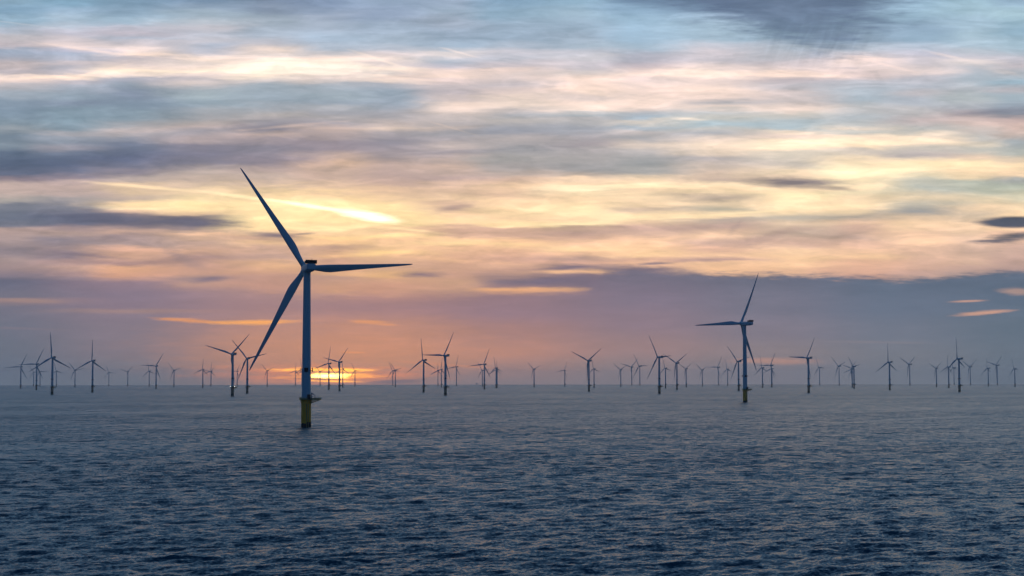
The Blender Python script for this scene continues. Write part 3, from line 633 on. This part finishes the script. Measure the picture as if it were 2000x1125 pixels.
def base_name(o): return o.name.split('.')[0]
def pose(root, row):
    D, az, A, th, k, kr, label = row
    a = math.radians(az); z0 = -D * D / 2 / R_EARTH
    root.location = (D * math.sin(a), D * math.cos(a), z0)
    root['label'] = label; root['category'] = 'wind turbine'; root['group'] = GROUP
    top = Matrix.Translation((0, 0, 78 * k)) @ Matrix.Rotation(-math.radians(A), 4, 'Z')
    rot = top @ Matrix.Rotation(math.radians(6), 4, 'X') @ Matrix.Translation((0, 4.6 * kr, 0))
    i = 0
    for ch in root.children:
        n = base_name(ch)
        if n == 'tower':
            ch.matrix_basis = Matrix.Translation((0, 0, DECK)) @ Matrix.Diagonal((.5 + .5 * k, .5 + .5 * k, (78 * k - 1.8 * kr - DECK) / (76.2 - DECK), 1))
            for b in ch.children:
                if base_name(b) == 'marker_board':
                    # the boards hang at one height on every tower, long or short
                    sz = (76.2 - DECK) / (78 * k - 1.8 * kr - DECK)
                    b.matrix_basis = Matrix.Translation((0, 0, (27 - DECK) * sz - 27 * sz)) @ Matrix.Diagonal((1, 1, sz, 1))
        elif n == 'nacelle': ch.matrix_basis = top @ Matrix.Rotation(math.radians(3), 4, 'X') @ Matrix.Diagonal((kr, kr, kr, 1))
        elif n == 'hub': ch.matrix_basis = rot @ Matrix.Rotation(math.radians(th), 4, 'Y') @ Matrix.Diagonal((kr, kr, kr, 1))
        elif n == 'blade':
            ch.matrix_basis = rot @ Matrix.Rotation(math.radians(th + 120 * i), 4, 'Y') @ Matrix.Diagonal((kr, kr, kr, 1)); i += 1

def weathered(root):
    # all but the two nearest stand on duller foundations with a taller black tidal band
    global OCHRE
    for ch in root.children:
        if base_name(ch) == 'foundation':
            if OCHRE is None:
                OCHRE = ch.data.copy(); OCHRE.materials.clear(); OCHRE.materials.append(M_OCHRE)
            ch.data = OCHRE
        elif base_name(ch) == 'tidal_band':
            ch.matrix_basis = Matrix.Translation((0, 0, 2.2))
OCHRE = None
SMALL = {'boat_ladder', 'control_cabinet', 'marker_board', 'railing'}
def dup(root, far):
    r = root.copy(); C.objects.link(r)
    for ch in root.children:
        if far and base_name(ch) in SMALL: continue
        c = ch.copy(); C.objects.link(c); c.parent = r; c.matrix_parent_inverse = Matrix()
        for g in ch.children:
            if far and base_name(g) in SMALL: continue
            d = g.copy(); C.objects.link(d); d.parent = c; d.matrix_parent_inverse = Matrix()
    return r

def build_farm():
    rows = sorted(TURBINES, key=lambda r: r[0])
    proto = make_turbine()
    made = []
    for i, row in enumerate(rows):
        made.append(proto if i == 0 else dup(proto, row[0] > 3900))
    for o, row in zip(made, rows):
        pose(o, row)
        if row[0] > 1400: weathered(o)
        if 'lamps on its deck' in row[6]:
            lm = lamp_mat()
            plat = next(c for c in o.children if base_name(c) == 'platform')
            for x in (-3.2, 3.2):
                bm = bmesh.new()
                lathe(bm, [(.12, 14.1), (.12, 14.6), (.32, 14.65), (.36, 14.9), (.3, 15.2), (.05, 15.3)], 12, M=Matrix.Translation((x, -.4, 0)))
                from_bm('deck_lamp', bm, lm, plat)

def build_substation():
    root = bpy.data.objects.new('offshore_platform', None); C.objects.link(root)
    D, a = 9000.0, math.atan((931 - 1000) / FPX)
    root.location = (D * math.sin(a), D * math.cos(a), -D * D / 2 / R_EARTH)
    tag(root, 'faint tiny offshore platform on the horizon left of the middle pair', 'platform')
    for x in (-4, 4):
        for y in (-4, 4):
            bm = bmesh.new(); tube(bm, (x * 1.25, y * 1.25, -6), (x, y, 9), .6, 10); from_bm('leg', bm, M_YELLOW, root)
    bm = bmesh.new(); box(bm, -6, 6, -5, 5, 9, 15, .3); box(bm, -4.5, 2, -4, 4, 15.003, 17.5, .2); from_bm('topside', bm, M_WHITE, root)
    bm = bmesh.new(); tube(bm, (4, 0, 15), (4, 0, 21), .3, 8); tube(bm, (4, 0, 21), (7.5, 0, 19), .2, 8); from_bm('crane', bm, M_CRANE, root)

# ---------------------------------------------------------------- sea
def sea_material():
    m = bpy.data.materials.new('sea_water'); m.use_nodes = True
    nt = m.node_tree; Ex.nt = nt; b = nt.nodes['Principled BSDF']
    geo = nt.nodes.new('ShaderNodeNewGeometry')
    sp = nt.nodes.new('ShaderNodeSeparateXYZ'); nt.links.new(geo.outputs['Position'], sp.inputs[0])
    x, y = Ex(sp.outputs[0]), Ex(sp.outputs[1])
    t = math.radians(20); c, s = math.cos(t), math.sin(t)
    p, q = x * c + y * s, y * c - x * s              # p along the crests, q along the wind
    gust = noise(vec(p * (1 / 420), q * (1 / 160), 4.0), detail=3, rough=.55)
    gust2 = noise(vec(p * (1 / 60), q * (1 / 22), 8.0), detail=3, rough=.55)
    g = gust * 1.5 + gust2 * 1.3 - .3
    tot = None
    for k, (fp, fq, det, amp) in enumerate(((.10, .24, 2, .6), (.42, .85, 3, 1.0), (2.0, 3.4, 3, 1.25))):
        n = nt.nodes.new('ShaderNodeSeparateColor')
        nt.links.new(noise(vec(p * fp, q * fq, 3.7 * k), detail=det, rough=.6, color=True), n.inputs[0])
        a = (Ex(n.outputs[0]) - .5) * amp * .7; d = (Ex(n.outputs[1]) - .5) * amp
        tot = (a, d) if tot is None else (tot[0] + a, tot[1] + d)
    sx, sy = tot[0] * g, (tot[1] - .19) * g      # shading normals tilted toward the camera, so reflections pick up higher, bluer sky
    off = vec(sx * c - sy * s, sx * s + sy * c, 0.0)
    va = nt.nodes.new('ShaderNodeVectorMath'); va.operation = 'ADD'
    nt.links.new(geo.outputs['Normal'], va.inputs[0]); nt.links.new(off, va.inputs[1])
    vn = nt.nodes.new('ShaderNodeVectorMath'); vn.operation = 'NORMALIZE'; nt.links.new(va.outputs[0], vn.inputs[0])
    nt.links.new(vn.outputs[0], b.inputs['Normal'])
    b.inputs['Base Color'].default_value = (.007, .068, .092, 1)
    b.inputs['Specular Tint'].default_value = (.46, .84, 1, 1)
    b.inputs['Roughness'].default_value = .23; b.inputs['IOR'].default_value = 1.333
    return m

def build_sea():
    th = np.radians(np.concatenate([np.arange(-180, -34, 4.0), np.arange(-34, 34, SEA_DTH), np.arange(34, 180, 4.0)]))
    r = [0.5, 20, 45, 70]
    while r[-1] < 3200: r.append(r[-1] * SEA_DR)
    while r[-1] < 18300: r.append(r[-1] * 1.03)
    r = np.array(r); nr, nt_ = len(r), len(th)
    Rr, T = np.meshgrid(r, th, indexing='ij')
    X, Y = Rr * np.sin(T), Rr * np.cos(T)
    dr = np.gradient(r)[:, None]
    cell = np.maximum(dr, np.radians(SEA_DTH) * Rr)
    cell = np.where(np.abs(T) > np.radians(34.1), np.maximum(cell, np.radians(4) * Rr), cell)
    Z = np.zeros_like(X); DX = np.zeros_like(X); DY = np.zeros_like(X)
    nw = 120
    lam = np.exp(rng.uniform(np.log(.9), np.log(6.8), nw)); lam[:7] = (48, 34, 19, 15, 12.5, 11, 9.5)
    ang = np.radians(-25) + rng.normal(0, .55, nw)
    for L, a in zip(lam, ang):
        kx, ky = math.sin(a) * 2 * math.pi / L, math.cos(a) * 2 * math.pi / L
        k = 2 * math.pi / L
        st = .027 if L < 9 else (.017 if L < 30 else .011)
        rows = np.where(cell.min(axis=1) * 2.5 < L)[0]
        if not len(rows): continue
        e = rows[-1] + 1
        w = np.clip((L / (cell[:e] * 2.5) - 1) / 1.0, 0, 1) * st / k
        ph = kx * X[:e] + ky * Y[:e] + rng.uniform(0, 6.28)
        Z[:e] += w * np.cos(ph)
        sn = np.sin(ph) * w * .9
        DX[:e] -= sn * math.sin(a); DY[:e] -= sn * math.cos(a)
    Zc = -(X * X + Y * Y) / 2 / R_EARTH
    co = np.stack([X + DX, Y + DY, Z + Zc], -1).reshape(-1, 3)
    i = np.arange(nr - 1)[:, None] * nt_; j = np.arange(nt_)[None, :]; j2 = (j + 1) % nt_
    q = np.stack([i + j, i + j2, i + nt_ + j2, i + nt_ + j], -1).reshape(-1, 4)
    me = bpy.data.meshes.new('sea')
    me.vertices.add(len(co)); me.vertices.foreach_set('co', co.astype(np.float32).ravel())
    me.loops.add(q.size); me.loops.foreach_set('vertex_index', q[:, ::-1].astype(np.int32).ravel())
    me.polygons.add(len(q)); me.polygons.foreach_set('loop_start', np.arange(0, q.size, 4, dtype=np.int32))
    me.polygons.foreach_set('loop_total', np.full(len(q), 4, np.int32))
    me.update(calc_edges=True); me.validate()
    o = link('sea', me, sea_material())
    tag(o, kind='structure')
    return o
SEA_DTH, SEA_DR = .07, 1.0028

# ---------------------------------------------------------------- haze
def build_haze():
    bm = bmesh.new()
    box(bm, -18500, 18500, -18500, 18500, -18500 ** 2 / R_EARTH - 2, 185)
    m = bpy.data.materials.new('sea_haze'); m.use_nodes = True
    nt = m.node_tree; nt.nodes.clear()
    v = nt.nodes.new('ShaderNodeVolumePrincipled')
    v.inputs['Color'].default_value = (.80, .88, .96, 1); v.inputs['Density'].default_value = HAZE_DENSITY
    v.inputs['Anisotropy'].default_value = .62
    out = nt.nodes.new('ShaderNodeOutputMaterial'); nt.links.new(v.outputs[0], out.inputs['Volume'])
    o = from_bm('haze', bm, m); tag(o, kind='stuff')
    return o

# ---------------------------------------------------------------- light, camera, render
def build_light():
    l = bpy.data.lights.new('sun', 'SUN'); l.energy = .002; l.angle = math.radians(1.0); l.color = (1, .56, .26)
    o = bpy.data.objects.new('sun', l); C.objects.link(o)
    a, e = math.radians(SUN_AZ), math.radians(SUN_EL)
    d = Vector((math.sin(a) * math.cos(e), math.cos(a) * math.cos(e), math.sin(e)))
    o.rotation_euler = d.to_track_quat('Z', 'Y').to_euler(); o.location = (0, 200, 120)
def build_camera():
    cam = bpy.data.cameras.new('camera'); o = bpy.data.objects.new('camera', cam); C.objects.link(o)
    cam.sensor_fit = 'HORIZONTAL'; cam.sensor_width = 36; cam.lens = 36 * FPX / 2000
    cam.shift_y = 83.8 / 2000; cam.clip_start = 1; cam.clip_end = 80000
    M = Matrix.Rotation(math.pi / 2 + PITCH, 4, 'X') @ Matrix.Rotation(math.radians(-.057), 4, 'Z')
    o.matrix_world = Matrix.Translation((0, 0, EYE)) @ M
    sc.camera = o

build_world()
build_farm()
build_substation()
build_sea()
build_haze()
build_light()
build_camera()
vs = sc.view_settings
vs.view_transform = 'Standard'; vs.look = 'None'; vs.exposure = 0; vs.gamma = 1; vs.use_curve_mapping = False
sc.cycles.use_denoising = True
sc.cycles.denoiser = 'OPENIMAGEDENOISE'; sc.cycles.denoising_input_passes = 'RGB_ALBEDO_NORMAL'; sc.cycles.denoising_prefilter = 'ACCURATE'
sc.cycles.max_bounces = 6; sc.cycles.volume_bounces = 1
sc.cycles.sample_clamp_indirect = 4
